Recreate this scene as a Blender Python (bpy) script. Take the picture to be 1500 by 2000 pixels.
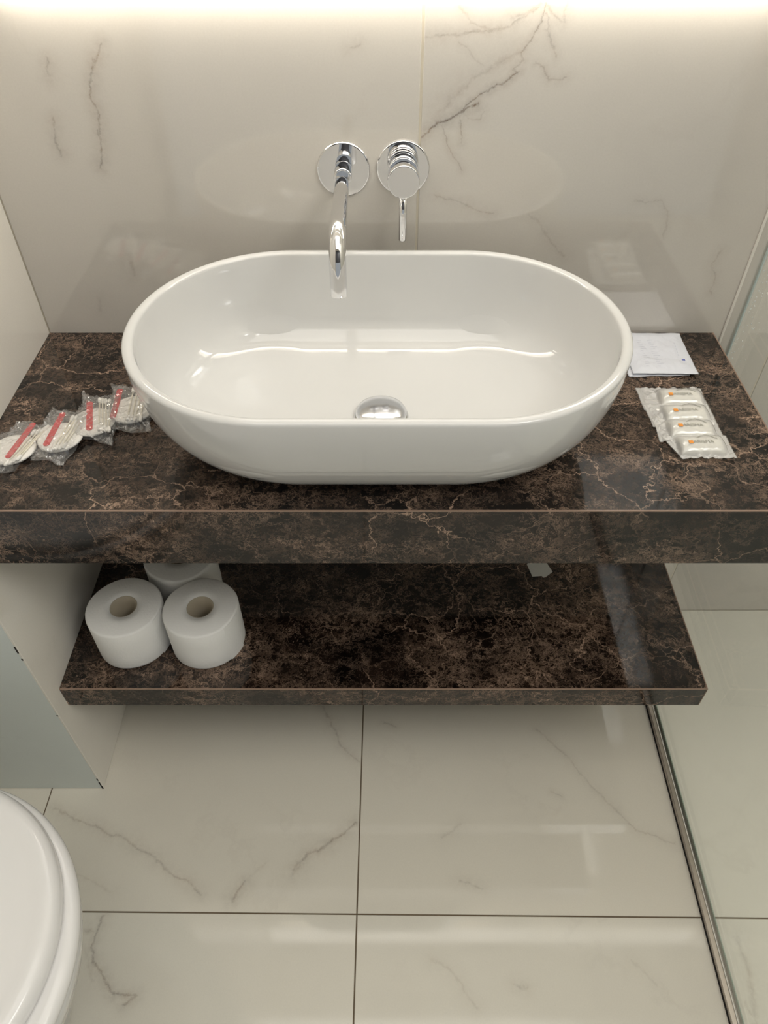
import bpy, bmesh, math, random
from mathutils import Vector, Matrix, noise
random.seed(7)
for o in list(bpy.data.objects): bpy.data.objects.remove(o)
SC = bpy.context.scene
COL = SC.collection
R = math.radians

# ------------------------------------------------------------------ camera
cam = bpy.data.cameras.new('camera'); cam_o = bpy.data.objects.new('camera', cam); COL.objects.link(cam_o)
cam.sensor_fit = 'VERTICAL'; cam.sensor_height = 36.0; cam.lens = 26.1; cam.clip_start = 0.02
cam_o.location = (0, -1.0536, 1.4071); cam_o.rotation_euler = (R(90 - 45.645), 0, 0)
SC.camera = cam_o
# ------------------------------------------------------------------ world, exposure
w = bpy.data.worlds.new('world'); SC.world = w; w.use_nodes = True
w.node_tree.nodes['Background'].inputs[0].default_value = (0.8, 0.9, 1, 1)
w.node_tree.nodes['Background'].inputs[1].default_value = 0.02
SC.view_settings.view_transform = 'Standard'; SC.view_settings.look = 'None'
SC.view_settings.gamma = 1.0; SC.view_settings.use_curve_mapping = False
SC.view_settings.exposure = -0.04
# ------------------------------------------------------------------ lights
def area(name, loc, rot, sx, sy, power, col):
    l = bpy.data.lights.new(name, 'AREA'); l.shape = 'RECTANGLE'; l.size = sx; l.size_y = sy; l.energy = power; l.color = col
    o = bpy.data.objects.new(name, l); COL.objects.link(o); o.location = loc; o.rotation_euler = rot
    return o
LED_STRENGTH = 19.0
area('ceiling_light', (0.1, -1.05, 2.59), (0, 0, 0), 1.5, 1.4, 13.5, (1.0, 0.965, 0.915))
area('shower_side_fill', (1.12, -1.40, 2.59), (0, 0, 0), 0.55, 0.8, 17.0, (1.0, 0.98, 0.95))  # added fill, no known lamp; brightens the shower and the left wall
area('front_fill', (0.25, -2.05, 0.65), (R(94), 0, 0), 2.2, 1.2, 2.8, (0.90, 0.965, 1.0))  # added low cool fill from behind the camera, no doorway is built

# ------------------------------------------------------------------ helpers
def setp(o, label=None, cat=None, group=None, kind=None):
    if label: o['label'] = label
    if cat: o['category'] = cat
    if group: o['group'] = group
    if kind: o['kind'] = kind
    return o
def empty(name, loc=(0, 0, 0), rz=0):
    o = bpy.data.objects.new(name, None); COL.objects.link(o); o.location = loc; o.rotation_euler = (0, 0, rz)
    o.empty_display_size = 0.05
    return o
def mesh(name, verts, faces, mat, parent=None, smooth=False, mods=None):
    me = bpy.data.meshes.new(name); me.from_pydata([tuple(v) for v in verts], [], faces)
    bm = bmesh.new(); bm.from_mesh(me); bmesh.ops.recalc_face_normals(bm, faces=bm.faces); bm.to_mesh(me); bm.free()
    if smooth: me.polygons.foreach_set('use_smooth', [True] * len(me.polygons))
    me.materials.append(mat)
    o = bpy.data.objects.new(name, me); COL.objects.link(o)
    if parent: o.parent = parent
    return o
class MB:
    def __init__(s): s.v = []; s.f = []
    def add(s, v, f):
        n = len(s.v); s.v += [tuple(p) for p in v]; s.f += [tuple(i + n for i in q) for q in f]; return s
    def xf(s, M): s.v = [tuple(M @ Vector(p)) for p in s.v]; return s
    def build(s, name, mat, parent=None, smooth=False): return mesh(name, s.v, s.f, mat, parent, smooth)
def prism(poly, z0, z1, ch=0.0):
    """polygon (ccw, xy) extruded, with a chamfered top edge"""
    n = len(poly); cx = sum(p[0] for p in poly) / n; cy = sum(p[1] for p in poly) / n
    def ins(p, d):
        return (p[0] - math.copysign(min(d, abs(p[0]-cx)), p[0] - cx), p[1] - math.copysign(min(d, abs(p[1]-cy)), p[1] - cy))
    v = [(x, y, z0) for x, y in poly] + [(x, y, z1 - ch) for x, y in poly]
    L = 2
    if ch: v += [ins(p, ch) + (z1,) for p in poly]; L = 3
    f = [tuple(range(n))[::-1], tuple(range((L-1)*n, L*n))]
    for k in range(L - 1):
        for i in range(n): j = (i + 1) % n; f.append((k*n+i, k*n+j, (k+1)*n+j, (k+1)*n+i))
    return v, f
def boxvf(x0, x1, y0, y1, z0, z1, b=0.0):
    bm = bmesh.new(); bmesh.ops.create_cube(bm, size=1)
    for v in bm.verts: v.co = Vector(((x0+x1)/2 + v.co.x*(x1-x0), (y0+y1)/2 + v.co.y*(y1-y0), (z0+z1)/2 + v.co.z*(z1-z0)))
    if b: bmesh.ops.bevel(bm, geom=bm.edges[:], offset=b, segments=2, affect='EDGES', profile=0.5)
    bm.verts.index_update()
    r = [v.co.copy() for v in bm.verts], [tuple(v.index for v in f.verts) for f in bm.faces]
    bm.free(); return r
def box(name, x0, x1, y0, y1, z0, z1, mat, parent=None, b=0.0):
    return mesh(name, *boxvf(x0, x1, y0, y1, z0, z1, b), mat, parent)
def revolve(prof, n=64, axis='Z', closed=False):
    v = []; f = []
    for r, h in prof:
        for i in range(n):
            a = 2*math.pi*i/n; v.append((r*math.cos(a), r*math.sin(a), h))
    m = len(prof)
    for k in range(m if closed else m - 1):
        for i in range(n):
            j = (i+1) % n; k2 = (k+1) % m
            f.append((k*n+i, k*n+j, k2*n+j, k2*n+i))
    if not closed:
        if prof[0][0] > 1e-6: f.append(tuple(range(n))[::-1])
        if prof[-1][0] > 1e-6: f.append(tuple(range((m-1)*n, m*n)))
    if axis == '-Y': v = [(x, -z, y) for x, y, z in v]
    if axis == 'X': v = [(z, x, y) for x, y, z in v]
    return v, f
def tube(path, rad, n=32, caps=True):
    path = [Vector(p) for p in path]; v = []; f = []
    rads = rad if isinstance(rad, (list, tuple)) else [rad]*len(path)
    up = Vector((1, 0, 0))
    for k, p in enumerate(path):
        t = (path[min(k+1, len(path)-1)] - path[max(k-1, 0)]).normalized()
        if abs(t.dot(up)) > 0.95: up = Vector((0, 0, 1))
        a = (up - t*up.dot(t)).normalized(); b = t.cross(a); up = a
        for i in range(n):
            an = 2*math.pi*i/n; v.append(p + (a*math.cos(an) + b*math.sin(an))*rads[k])
    for k in range(len(path)-1):
        for i in range(n): j = (i+1) % n; f.append((k*n+i, k*n+j, (k+1)*n+j, (k+1)*n+i))
    if caps: f.append(tuple(range(n))[::-1]); f.append(tuple(range((len(path)-1)*n, len(path)*n)))
    return v, f
def loft(rings, cap0=True, cap1=True):
    n = len(rings[0]); v = [p for r in rings for p in r]; f = []
    for k in range(len(rings)-1):
        for i in range(n): j = (i+1) % n; f.append((k*n+i, k*n+j, (k+1)*n+j, (k+1)*n+i))
    if cap0: f.append(tuple(range(n))[::-1])
    if cap1: f.append(tuple(range((len(rings)-1)*n, len(rings)*n)))
    return v, f
def sell(a, b, n, cx, cy, z, N=160, nx=None):
    out = []
    for i in range(N):
        t = 2*math.pi*i/N; c, s = math.cos(t), math.sin(t)
        out.append((cx + a*math.copysign(abs(c)**(2/n), c), cy + b*math.copysign(abs(s)**(2/n), s), z))
    return out

# ------------------------------------------------------------------ node helpers
class NT:
    def __init__(s, name):
        s.m = bpy.data.materials.new(name); s.m.use_nodes = True; s.t = s.m.node_tree; s.t.nodes.clear()
        s.out = s.t.nodes.new('ShaderNodeOutputMaterial')
    def n(s, typ, ins=None, **kw):
        nd = s.t.nodes.new(typ)
        for k, v in kw.items(): setattr(nd, k, v)
        for k, v in (ins or {}).items():
            if hasattr(v, 'is_output') or isinstance(v, bpy.types.NodeSocket): s.t.links.new(v, nd.inputs[k])
            else: nd.inputs[k].default_value = v
        return nd
    def math(s, op, a, b=0.0, c=None, clamp=False):
        ins = {0: a, 1: b}
        if c is not None: ins[2] = c
        return s.n('ShaderNodeMath', ins, operation=op, use_clamp=clamp).outputs[0]
    def vmath(s, op, a, b):
        nd = s.n('ShaderNodeVectorMath', {0: a, 1: b}, operation=op); return nd.outputs[0]
    def mix(s, fac, a, b, bt='MIX'):
        nd = s.t.nodes.new('ShaderNodeMix'); nd.data_type = 'RGBA'; nd.blend_type = bt
        for k, v in ((0, fac), (6, a), (7, b)):
            if isinstance(v, bpy.types.NodeSocket): s.t.links.new(v, nd.inputs[k])
            else: nd.inputs[k].default_value = v
        return nd.outputs[2]
    def noise(s, vec, scale, detail=4, rough=0.55):
        return s.n('ShaderNodeTexNoise', {'Vector': vec, 'Scale': scale, 'Detail': detail, 'Roughness': rough})
    def ramp(s, fac, lo, hi, clamp=True):
        return s.n('ShaderNodeMapRange', {0: fac, 1: lo, 2: hi, 3: 0.0, 4: 1.0}, clamp=clamp).outputs[0]
    def bsdf(s, **ins):
        b = s.n('ShaderNodeBsdfPrincipled', {k.replace('_', ' '): v for k, v in ins.items()})
        s.t.links.new(b.outputs[0], s.out.inputs[0]); return b
def srgb(r, g, b):
    f = lambda c: (c/255/12.92) if c/255 <= 0.04045 else ((c/255+0.055)/1.055)**2.4
    return (f(r), f(g), f(b), 1)

# node group: soft mask around one 2D segment
def make_seg_group():
    g = bpy.data.node_groups.new('vein_segment', 'ShaderNodeTree')
    for nm, ty in (('P', 'NodeSocketVector'), ('A', 'NodeSocketVector'), ('BA', 'NodeSocketVector'), ('Inv', 'NodeSocketFloat'), ('W', 'NodeSocketFloat'), ('S', 'NodeSocketFloat'), ('Prev', 'NodeSocketFloat')):
        g.interface.new_socket(nm, in_out='INPUT', socket_type=ty)
    g.interface.new_socket('M', in_out='OUTPUT', socket_type='NodeSocketFloat')
    gi = g.nodes.new('NodeGroupInput'); go = g.nodes.new('NodeGroupOutput')
    def vm(op, a, b=None):
        n = g.nodes.new('ShaderNodeVectorMath'); n.operation = op; g.links.new(a, n.inputs[0])
        if b is not None: g.links.new(b, n.inputs[3 if op == 'SCALE' else 1])
        return n
    def mt(op, a, b=None, clamp=False):
        n = g.nodes.new('ShaderNodeMath'); n.operation = op; n.use_clamp = clamp
        for i, x in enumerate((a, b)):
            if x is None: continue
            if isinstance(x, (int, float)): n.inputs[i].default_value = x
            else: g.links.new(x, n.inputs[i])
        return n.outputs[0]
    pa = vm('SUBTRACT', gi.outputs['P'], gi.outputs['A']).outputs[0]
    h = mt('MULTIPLY', vm('DOT_PRODUCT', pa, gi.outputs['BA']).outputs['Value'], gi.outputs['Inv'], clamp=True)
    q = vm('SCALE', gi.outputs['BA'], h).outputs[0]
    d = vm('LENGTH', vm('SUBTRACT', pa, q).outputs[0]).outputs['Value']
    x = mt('SUBTRACT', 1.0, mt('DIVIDE', d, gi.outputs['W']), clamp=True)
    x = mt('MULTIPLY', x, x)
    x2 = mt('SUBTRACT', 1.0, mt('DIVIDE', d, mt('MULTIPLY', gi.outputs['W'], 4.0)), clamp=True)
    x2 = mt('MULTIPLY', mt('MULTIPLY', x2, x2), 0.42)
    m = mt('MULTIPLY', mt('MAXIMUM', x, x2), gi.outputs['S'])
    g.links.new(mt('MAXIMUM', m, gi.outputs['Prev']), go.inputs['M'])
    return g
SEG = make_seg_group()
VR = [
   ( [(0.05, 1.047), (0.072, 1.063), (0.089, 1.072), (0.105, 1.081), (0.12, 1.085)] , 0.004 , 0.85 ),
   ( [(0.089, 1.072), (0.108, 1.087), (0.128, 1.102), (0.146, 1.109), (0.16, 1.12), (0.171, 1.128)] , 0.0028 , 0.8 ),
   ( [(0.171, 1.128), (0.162, 1.13), (0.175, 1.141), (0.171, 1.152), (0.184, 1.164), (0.191, 1.187), (0.191, 1.201)] , 0.003 , 0.55 ),
   ( [(0.071, 1.075), (0.112, 1.117), (0.146, 1.139), (0.171, 1.153)] , 0.009 , 0.3 ),
   ( [(0.052, 1.162), (0.09, 1.166), (0.119, 1.172), (0.147, 1.176), (0.161, 1.182), (0.182, 1.197)] , 0.004 , 0.4 ),
   ( [(0.091, 1.197), (0.103, 1.179), (0.127, 1.175)] , 0.004 , 0.3 ),
   ( [(0.155, 1.187), (0.168, 1.19), (0.184, 1.201)] , 0.007 , 0.35 ),
   ( [(0.194, 1.189), (0.204, 1.159), (0.214, 1.139)] , 0.003 , 0.4 ),
   ( [(0.217, 1.201), (0.218, 1.179), (0.201, 1.187), (0.19, 1.201)] , 0.004 , 0.35 ),
   ( [(0.191, 1.133), (0.201, 1.128), (0.209, 1.116), (0.231, 1.12)] , 0.003 , 0.4 ),
   ( [(0.075, 1.06), (0.086, 1.033), (0.106, 1.008)] , 0.0025 , 0.4 ),
   ( [(0.096, 1.072), (0.102, 1.039)] , 0.0025 , 0.45 ),
   ( [(0.109, 1.069), (0.125, 1.069), (0.129, 1.078)] , 0.003 , 0.35 ),
   ( [(0.09, 1.159), (0.103, 1.149), (0.122, 1.133)] , 0.003 , 0.25 ),
   ( [(0.07, 0.971), (0.098, 0.959), (0.14, 0.946), (0.157, 0.943)] , 0.004 , 0.35 ),
   ( [(0.206, 0.941), (0.232, 0.924), (0.271, 0.88)] , 0.005 , 0.25 ),
   ( [(0.355, 0.962), (0.394, 0.959), (0.409, 0.941), (0.41, 0.909)] , 0.003 , 0.22 ),
   ( [(0.505, 0.887), (0.5, 0.864), (0.511, 0.817)] , 0.004 , 0.3 ),
]
VL = [
   ( [(-0.351, 1.154), (-0.366, 1.127), (-0.374, 1.105), (-0.374, 1.076), (-0.379, 1.046), (-0.391, 1.01)] , 0.004 , 0.6 ),
   ( [(-0.38, 1.058), (-0.38, 1.042), (-0.389, 1.014)] , 0.003 , 0.6 ),
   ( [(-0.421, 1.137), (-0.426, 1.118)] , 0.004 , 0.45 ),
   ( [(-0.435, 1.071), (-0.437, 1.05), (-0.437, 1.026)] , 0.004 , 0.45 ),
   ( [(-0.04, 1.152), (-0.03, 1.157)] , 0.004 , 0.3 ),
   ( [(-0.381, 0.866), (-0.381, 0.846)] , 0.006 , 0.25 ),
   ( [(-0.448, 0.809), (-0.449, 0.788)] , 0.008 , 0.2 ),
]
VF1 = [
   ( [(-0.63, -0.469), (-0.599, -0.482), (-0.562, -0.496), (-0.54, -0.502), (-0.51, -0.517), (-0.481, -0.525), (-0.459, -0.538), (-0.433, -0.551), (-0.408, -0.563), (-0.384, -0.584), (-0.349, -0.599), (-0.323, -0.623)] , 0.006 , 0.35 ),
   ( [(-0.466, -0.533), (-0.455, -0.541)] , 0.008 , 0.4 ),
   ( [(-0.422, -0.557), (-0.411, -0.563)] , 0.007 , 0.35 ),
   ( [(-0.569, -0.584), (-0.52, -0.599), (-0.478, -0.617)] , 0.006 , 0.15 ),
   ( [(-0.13, -0.25), (-0.106, -0.299), (-0.088, -0.339), (-0.048, -0.374)] , 0.005 , 0.3 ),
   ( [(-0.266, -0.63), (-0.253, -0.611), (-0.246, -0.602)] , 0.006 , 0.5 ),
   ( [(-0.214, -0.566), (-0.242, -0.593)] , 0.006 , 0.15 ),
   ( [(-0.164, -0.581), (-0.141, -0.554), (-0.104, -0.536), (-0.053, -0.496)] , 0.007 , 0.5 ),
   ( [(-0.167, -0.587), (-0.149, -0.572)] , 0.01 , 0.35 ),
]
VF2 = [
   ( [(-0.484, -0.654), (-0.489, -0.679), (-0.491, -0.701), (-0.484, -0.722), (-0.458, -0.75), (-0.439, -0.768), (-0.404, -0.772), (-0.418, -0.785)] , 0.0055 , 0.5 ),
   ( [(-0.513, -0.674), (-0.496, -0.676)] , 0.008 , 0.3 ),
   ( [(-0.504, -0.701), (-0.491, -0.727), (-0.478, -0.753)] , 0.01 , 0.2 ),
]
VF3 = [
   ( [(0.311, -0.305), (0.361, -0.355), (0.408, -0.429), (0.451, -0.479), (0.469, -0.508), (0.538, -0.536)] , 0.005 , 0.25 ),
   ( [(0.109, -0.526), (0.144, -0.498)] , 0.006 , 0.2 ),
   ( [(0.0, -0.29), (0.026, -0.297)] , 0.004 , 0.3 ),
   ( [(0.322, -0.439), (0.34, -0.449)] , 0.003 , 0.3 ),
   ( [(0.137, -0.598), (0.173, -0.608)] , 0.006 , 0.25 ),
]
VF4 = [
   ( [(0.081, -0.726), (0.11, -0.737), (0.148, -0.791)] , 0.006 , 0.2 ),
   ( [(0.217, -0.759), (0.233, -0.766)] , 0.005 , 0.25 ),
   ( [(0.411, -0.719), (0.444, -0.756)] , 0.005 , 0.15 ),
]
VF5 = [
   ( [(0.6, -0.688), (0.601, -0.741), (0.592, -0.791), (0.59, -0.812)] , 0.012 , 0.35 ),
   ( [(0.581, -0.784), (0.59, -0.805)] , 0.006 , 0.4 ),
]

def tile_mat(name, plane, veins, rough=0.03, base=(212, 207, 198), seed=0.0, ior=1.6):
    t = NT(name)
    co = t.n('ShaderNodeTexCoord').outputs['Object']
    if plane == 'XZ':
        sp = t.n('ShaderNodeSeparateXYZ', {0: co}); P = t.n('ShaderNodeCombineXYZ', {0: sp.outputs[0], 1: sp.outputs[2], 2: 0.0}).outputs[0]
    elif plane == 'YZ':
        sp = t.n('ShaderNodeSeparateXYZ', {0: co}); P = t.n('ShaderNodeCombineXYZ', {0: sp.outputs[1], 1: sp.outputs[2], 2: 0.0}).outputs[0]
    else:
        sp = t.n('ShaderNodeSeparateXYZ', {0: co}); P = t.n('ShaderNodeCombineXYZ', {0: sp.outputs[0], 1: sp.outputs[1], 2: 0.0}).outputs[0]
    n1 = t.vmath('SUBTRACT', t.noise(P, 55, 5, 0.65).outputs['Color'], (0.5, 0.5, 0.5))
    n2 = t.vmath('SUBTRACT', t.noise(P, 14, 3, 0.5).outputs['Color'], (0.5, 0.5, 0.5))
    off = t.vmath('ADD', t.vmath('MULTIPLY', n1, (0.016, 0.016, 0)), t.vmath('MULTIPLY', n2, (0.018, 0.018, 0)))
    Q = t.vmath('ADD', P, off)
    prev = None
    for pts, wd, st in veins:
        for a, b in zip(pts[:-1], pts[1:]):
            nd = t.t.nodes.new('ShaderNodeGroup'); nd.node_tree = SEG
            t.t.links.new(Q, nd.inputs['P'])
            ba = (b[0]-a[0], b[1]-a[1], 0)
            nd.inputs['A'].default_value = (a[0], a[1], 0); nd.inputs['BA'].default_value = ba
            nd.inputs['Inv'].default_value = 1.0/(ba[0]**2+ba[1]**2+1e-9)
            nd.inputs['W'].default_value = wd*1.45; nd.inputs['S'].default_value = st
            if prev is not None: t.t.links.new(prev, nd.inputs['Prev'])
            prev = nd.outputs['M']
    # faint background marbling
    S = t.vmath('ADD', P, (seed, seed*1.7, 0))
    big = t.noise(S, 3.0, 6, 0.6).outputs[0]
    cloud = t.math('MULTIPLY', t.ramp(big, 0.45, 0.75), 0.35)
    nz = t.noise(S, 2.2, 8, 0.6).outputs[0]
    ridge = t.math('SUBTRACT', 1.0, t.math('MULTIPLY', t.math('ABSOLUTE', t.math('SUBTRACT', nz, 0.5)), 60.0), clamp=True)
    ridge = t.math('MULTIPLY', ridge, t.math('MULTIPLY', t.ramp(t.noise(S, 4, 2).outputs[0], 0.5, 0.7), 0.08))
    speck = t.ramp(t.noise(P, 420, 2, 0.5).outputs[0], 0.3, 0.75)
    col = t.mix(cloud, srgb(*base), srgb(base[0]-16, base[1]-17, base[2]-16))
    col = t.mix(t.math('MULTIPLY', speck, 0.10), col, srgb(base[0]-40, base[1]-40, base[2]-40))
    vc = t.mix(t.ramp(t.noise(P, 26, 3).outputs[0], 0.4, 0.65), srgb(112, 98, 88), srgb(140, 112, 84))
    m = ridge if prev is None else t.math('MAXIMUM', t.math('MULTIPLY', prev, t.math('ADD', 0.55, t.math('MULTIPLY', t.ramp(t.noise(P, 90, 3, 0.7).outputs[0], 0.35, 0.6), 0.6)), clamp=True), ridge)
    col = t.mix(m, col, vc)
    rg = t.math('ADD', rough, t.math('MULTIPLY', t.ramp(t.noise(P, 9, 3).outputs[0], 0.35, 0.7), 0.03))
    b = t.bsdf(Base_Color=col, Roughness=rg, IOR=ior)
    return t.m
def dark_marble(name, bright=0.34):
    t = NT(name)
    co = t.n('ShaderNodeTexCoord').outputs['Object']
    nA = t.vmath('SUBTRACT', t.noise(co, 7, 5, 0.6).outputs['Color'], (0.5, 0.5, 0.5))
    nB = t.vmath('SUBTRACT', t.noise(co, 38, 5, 0.7).outputs['Color'], (0.5, 0.5, 0.5))
    P1 = t.vmath('ADD', co, t.vmath('MULTIPLY', nA, (0.14, 0.14, 0.14)))
    P1 = t.vmath('ADD', P1, t.vmath('MULTIPLY', nB, (0.03, 0.03, 0.03)))
    def vor(vec, sc, w_):
        v = t.n('ShaderNodeTexVoronoi', {'Vector': vec, 'Scale': sc, 'Randomness': 1.0}, feature='DISTANCE_TO_EDGE').outputs['Distance']
        return t.math('SUBTRACT', 1.0, t.math('DIVIDE', v, w_), clamp=True)
    big = vor(P1, 8.5, 0.011); mid = vor(P1, 19.0, 0.024)
    P2 = t.vmath('ADD', co, t.vmath('MULTIPLY', nB, (0.06, 0.06, 0.06)))
    nC = t.vmath('SUBTRACT', t.noise(co, 110, 4, 0.7).outputs['Color'], (0.5, 0.5, 0.5))
    P3 = t.vmath('ADD', P2, t.vmath('MULTIPLY', nC, (0.02, 0.02, 0.02)))
    fine = vor(P3, 62.0, 0.14)
    st = t.vmath('MULTIPLY', P2, (0.7, 1.0, 1.5))
    rn = t.noise(st, 13, 8, 0.62).outputs[0]
    ridge = t.math('SUBTRACT', 1.0, t.math('MULTIPLY', t.math('ABSOLUTE', t.math('SUBTRACT', rn, 0.5)), 85.0), clamp=True)
    rn2 = t.noise(t.vmath('ADD', st, (2, 5, 1)), 30, 6, 0.66).outputs[0]
    ridge2 = t.math('SUBTRACT', 1.0, t.math('MULTIPLY', t.math('ABSOLUTE', t.math('SUBTRACT', rn2, 0.5)), 60.0), clamp=True)
    ma = t.ramp(t.noise(co, 4.5, 4, 0.6).outputs[0], 0.44, 0.62)
    mb = t.ramp(t.noise(t.vmath('ADD', co, (3, 1, 7)), 7, 4, 0.6).outputs[0], 0.44, 0.66)
    mc = t.ramp(t.noise(t.vmath('ADD', co, (9, 4, 2)), 9, 5, 0.65).outputs[0], 0.46, 0.66)
    m1 = t.math('MULTIPLY', big, t.math('ADD', 0.06, t.math('MULTIPLY', ma, 0.94)))
    m2 = t.math('MULTIPLY', mid, t.math('MULTIPLY', mb, 0.55))
    m3 = t.math('MULTIPLY', fine, t.math('MULTIPLY', mc, 0.30))
    m4 = t.math('MULTIPLY', ridge, t.math('MULTIPLY', t.math('ADD', mc, 0.25), 0.75))
    m5 = t.math('MULTIPLY', ridge2, t.math('MULTIPLY', t.math('ADD', mb, 0.2), 0.65))
    cloud = t.ramp(t.noise(st, 18, 7, 0.62).outputs[0], 0.42, 0.76)
    k = bright
    base = t.mix(cloud, (0.011*k, 0.008*k, 0.0065*k, 1), (0.080*k, 0.047*k, 0.032*k, 1))
    base = t.mix(t.math('MULTIPLY', mc, 0.28), base, (0.19*k, 0.105*k, 0.062*k, 1))
    grain = t.ramp(t.noise(co, 150, 3, 0.6).outputs[0], 0.35, 0.75)
    base = t.mix(t.math('MULTIPLY', grain, 0.45), base, (0.008*k, 0.0055*k, 0.0045*k, 1))
    vein = t.math('MAXIMUM', m1, t.math('MAXIMUM', t.math('MAXIMUM', m2, m5), t.math('MAXIMUM', m3, m4)))
    col = t.mix(vein, base, (1.55*k, 1.07*k, 0.78*k, 1))
    t.bsdf(Base_Color=col, Roughness=0.05, IOR=1.5)
    return t.m
def simple(name, col, rough=0.4, metal=0.0, ior=1.5, bump=None, **kw):
    t = NT(name)
    co = t.n('ShaderNodeTexCoord').outputs['Object']
    v = t.noise(co, 30, 3).outputs[0]
    c = t.mix(t.math('MULTIPLY', v, 0.10), col, (col[0]*0.85, col[1]*0.85, col[2]*0.85, 1))
    b = t.bsdf(Base_Color=c, Roughness=rough, Metallic=metal, IOR=ior)
    for k, x in kw.items(): b.inputs[k.replace('_', ' ')].default_value = x
    if bump:
        h = t.noise(co, bump[0], 4, 0.6).outputs[0]
        bp = t.n('ShaderNodeBump', {'Strength': bump[1], 'Distance': bump[2], 'Height': h})
        t.t.links.new(bp.outputs[0], b.inputs['Normal'])
    return t.m
def film(name, tint, opacity, diff, rough=0.12, gloss=1.6):
    t = NT(name)
    fc = t.n('ShaderNodeLayerWeight', {'Blend': 0.5}).outputs['Facing']     # Schlick, same from both sides of the sheet
    fr = t.math('ADD', 0.04, t.math('MULTIPLY', t.math('POWER', fc, 5.0), 0.96))
    tr = t.n('ShaderNodeBsdfTransparent', {'Color': tint}).outputs[0]
    df = t.n('ShaderNodeBsdfDiffuse', {'Color': diff}).outputs[0]
    gl = t.n('ShaderNodeBsdfGlossy', {'Color': (1, 1, 1, 1), 'Roughness': rough}).outputs[0]
    a = t.n('ShaderNodeMixShader', {0: opacity, 1: tr, 2: df}).outputs[0]
    k = t.math('MULTIPLY', fr, gloss, clamp=True)
    b = t.n('ShaderNodeMixShader', {0: k, 1: a, 2: gl}).outputs[0]
    t.t.links.new(b, t.out.inputs[0]); return t.m
def emis(name, col, s_):
    t = NT(name); e = t.n('ShaderNodeEmission', {0: col, 1: s_}); t.t.links.new(e.outputs[0], t.out.inputs[0]); return t.m

M_TR = tile_mat('wall_tile_right_marble', 'XZ', VR, ior=1.8)
M_TL = tile_mat('wall_tile_left_marble', 'XZ', VL, seed=3.1, ior=1.8)
M_TP = tile_mat('plain_tile_marble', 'XZ', [], seed=5.3)
M_TY = tile_mat('side_tile_marble', 'YZ', [([(-0.16, 0.24), (-0.165, 0.16), (-0.19, 0.05)], 0.004, 0.25)], seed=8.1, base=(242, 238, 229))
M_F1 = tile_mat('floor_tile_a', 'XY', VF1, rough=0.05, base=(228, 223, 210), seed=1.0)
M_F2 = tile_mat('floor_tile_b', 'XY', VF2, rough=0.05, base=(228, 224, 212), seed=2.0)
M_F3 = tile_mat('floor_tile_c', 'XY', VF3, rough=0.05, base=(228, 223, 210), seed=4.0)
M_F4 = tile_mat('floor_tile_d', 'XY', VF4, rough=0.05, base=(228, 224, 212), seed=6.0)
M_F5 = tile_mat('floor_tile_e', 'XY', VF5, rough=0.05, base=(226, 224, 212), seed=7.0)
M_DARK = dark_marble('brown_veined_marble')
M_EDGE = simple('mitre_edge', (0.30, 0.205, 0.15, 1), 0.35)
M_GROUT = simple('light_grout', srgb(214, 206, 188), 0.8)
M_FGROUT = simple('floor_grout', srgb(112, 98, 80), 0.9)
M_WHITE = simple('white_silicone', srgb(236, 233, 224), 0.45)
M_BLACK = simple('dark_chip', srgb(30, 26, 22), 0.8)
M_CER = simple('white_ceramic', (0.70, 0.70, 0.69, 1), 0.06, Coat_Weight=0.3)
M_CHROME = simple('chrome', (0.80, 0.80, 0.81, 1), 0.045, 1.0)
M_STEEL = simple('brushed_drain_steel', (0.78, 0.79, 0.82, 1), 0.16, 1.0)
M_RAIL = simple('satin_aluminium', (0.50, 0.46, 0.41, 1), 0.32, 1.0)
M_PLAST = simple('toilet_lid_plastic', (0.85, 0.84, 0.83, 1), 0.14)
M_PAINT = simple('wall_paint', srgb(225, 220, 210), 0.7)
M_FRONT = simple('dark_front_tone', (0.035, 0.037, 0.045, 1), 0.5)  # unseen wall, made dark so the chrome mirrors a dim room
M_COOLP = tile_mat('cool_lit_end_tile', 'XZ', [], rough=0.35, base=(222, 229, 226), seed=9.0)  # cool light on the wall's end face mixed into the tile colour
M_PAPER = simple('tissue_paper', (0.90, 0.895, 0.87, 1), 0.95, bump=(220, 0.5, 0.0015))
M_CARD = simple('cardboard_core', srgb(190, 180, 160), 0.9)
M_COT = simple('cotton', (0.90, 0.88, 0.83, 1), 0.95, bump=(500, 0.4, 0.001))
M_SWAB = simple('swab_stick', srgb(244, 238, 220), 0.6)
M_RED = simple('red_emery', (0.62, 0.0, 0.008, 1), 0.5)
M_SOAP = simple('cream_soap', srgb(252, 249, 236), 0.4)
M_SACH = simple('paper_sachet', srgb(226, 229, 238), 0.42, bump=(45, 0.5, 0.003))
M_ORANGE = simple('orange_print', srgb(245, 160, 70), 0.5)
M_PGREY = simple('grey_print', srgb(150, 150, 140), 0.6)
M_PBLUE = simple('blue_print', srgb(60, 80, 170), 0.5)
M_PPALE = simple('pale_print', srgb(212, 216, 227), 0.6)
M_LABEL = simple('label_paper', srgb(225, 225, 220), 0.6)
M_CLEAR = film('clear_film', (0.98, 0.98, 0.98, 1), 0.03, (0.95, 0.95, 0.95, 1), 0.05, 1.8)
M_MILKY = film('milky_film', (0.99, 0.99, 0.98, 1), 0.38, (0.98, 0.97, 0.95, 1), 0.16)
M_GLASS = film('green_tinted_glass', (0.972, 0.982, 0.973, 1), 0.015, (0.8, 0.9, 0.85, 1), 0.0, 1.1)
M_GEDGE = simple('glass_edge', srgb(196, 212, 212), 0.12)
M_MIRROR = simple('mirror_silver', (0.93, 0.94, 0.94, 1), 0.01, 1.0)
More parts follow.
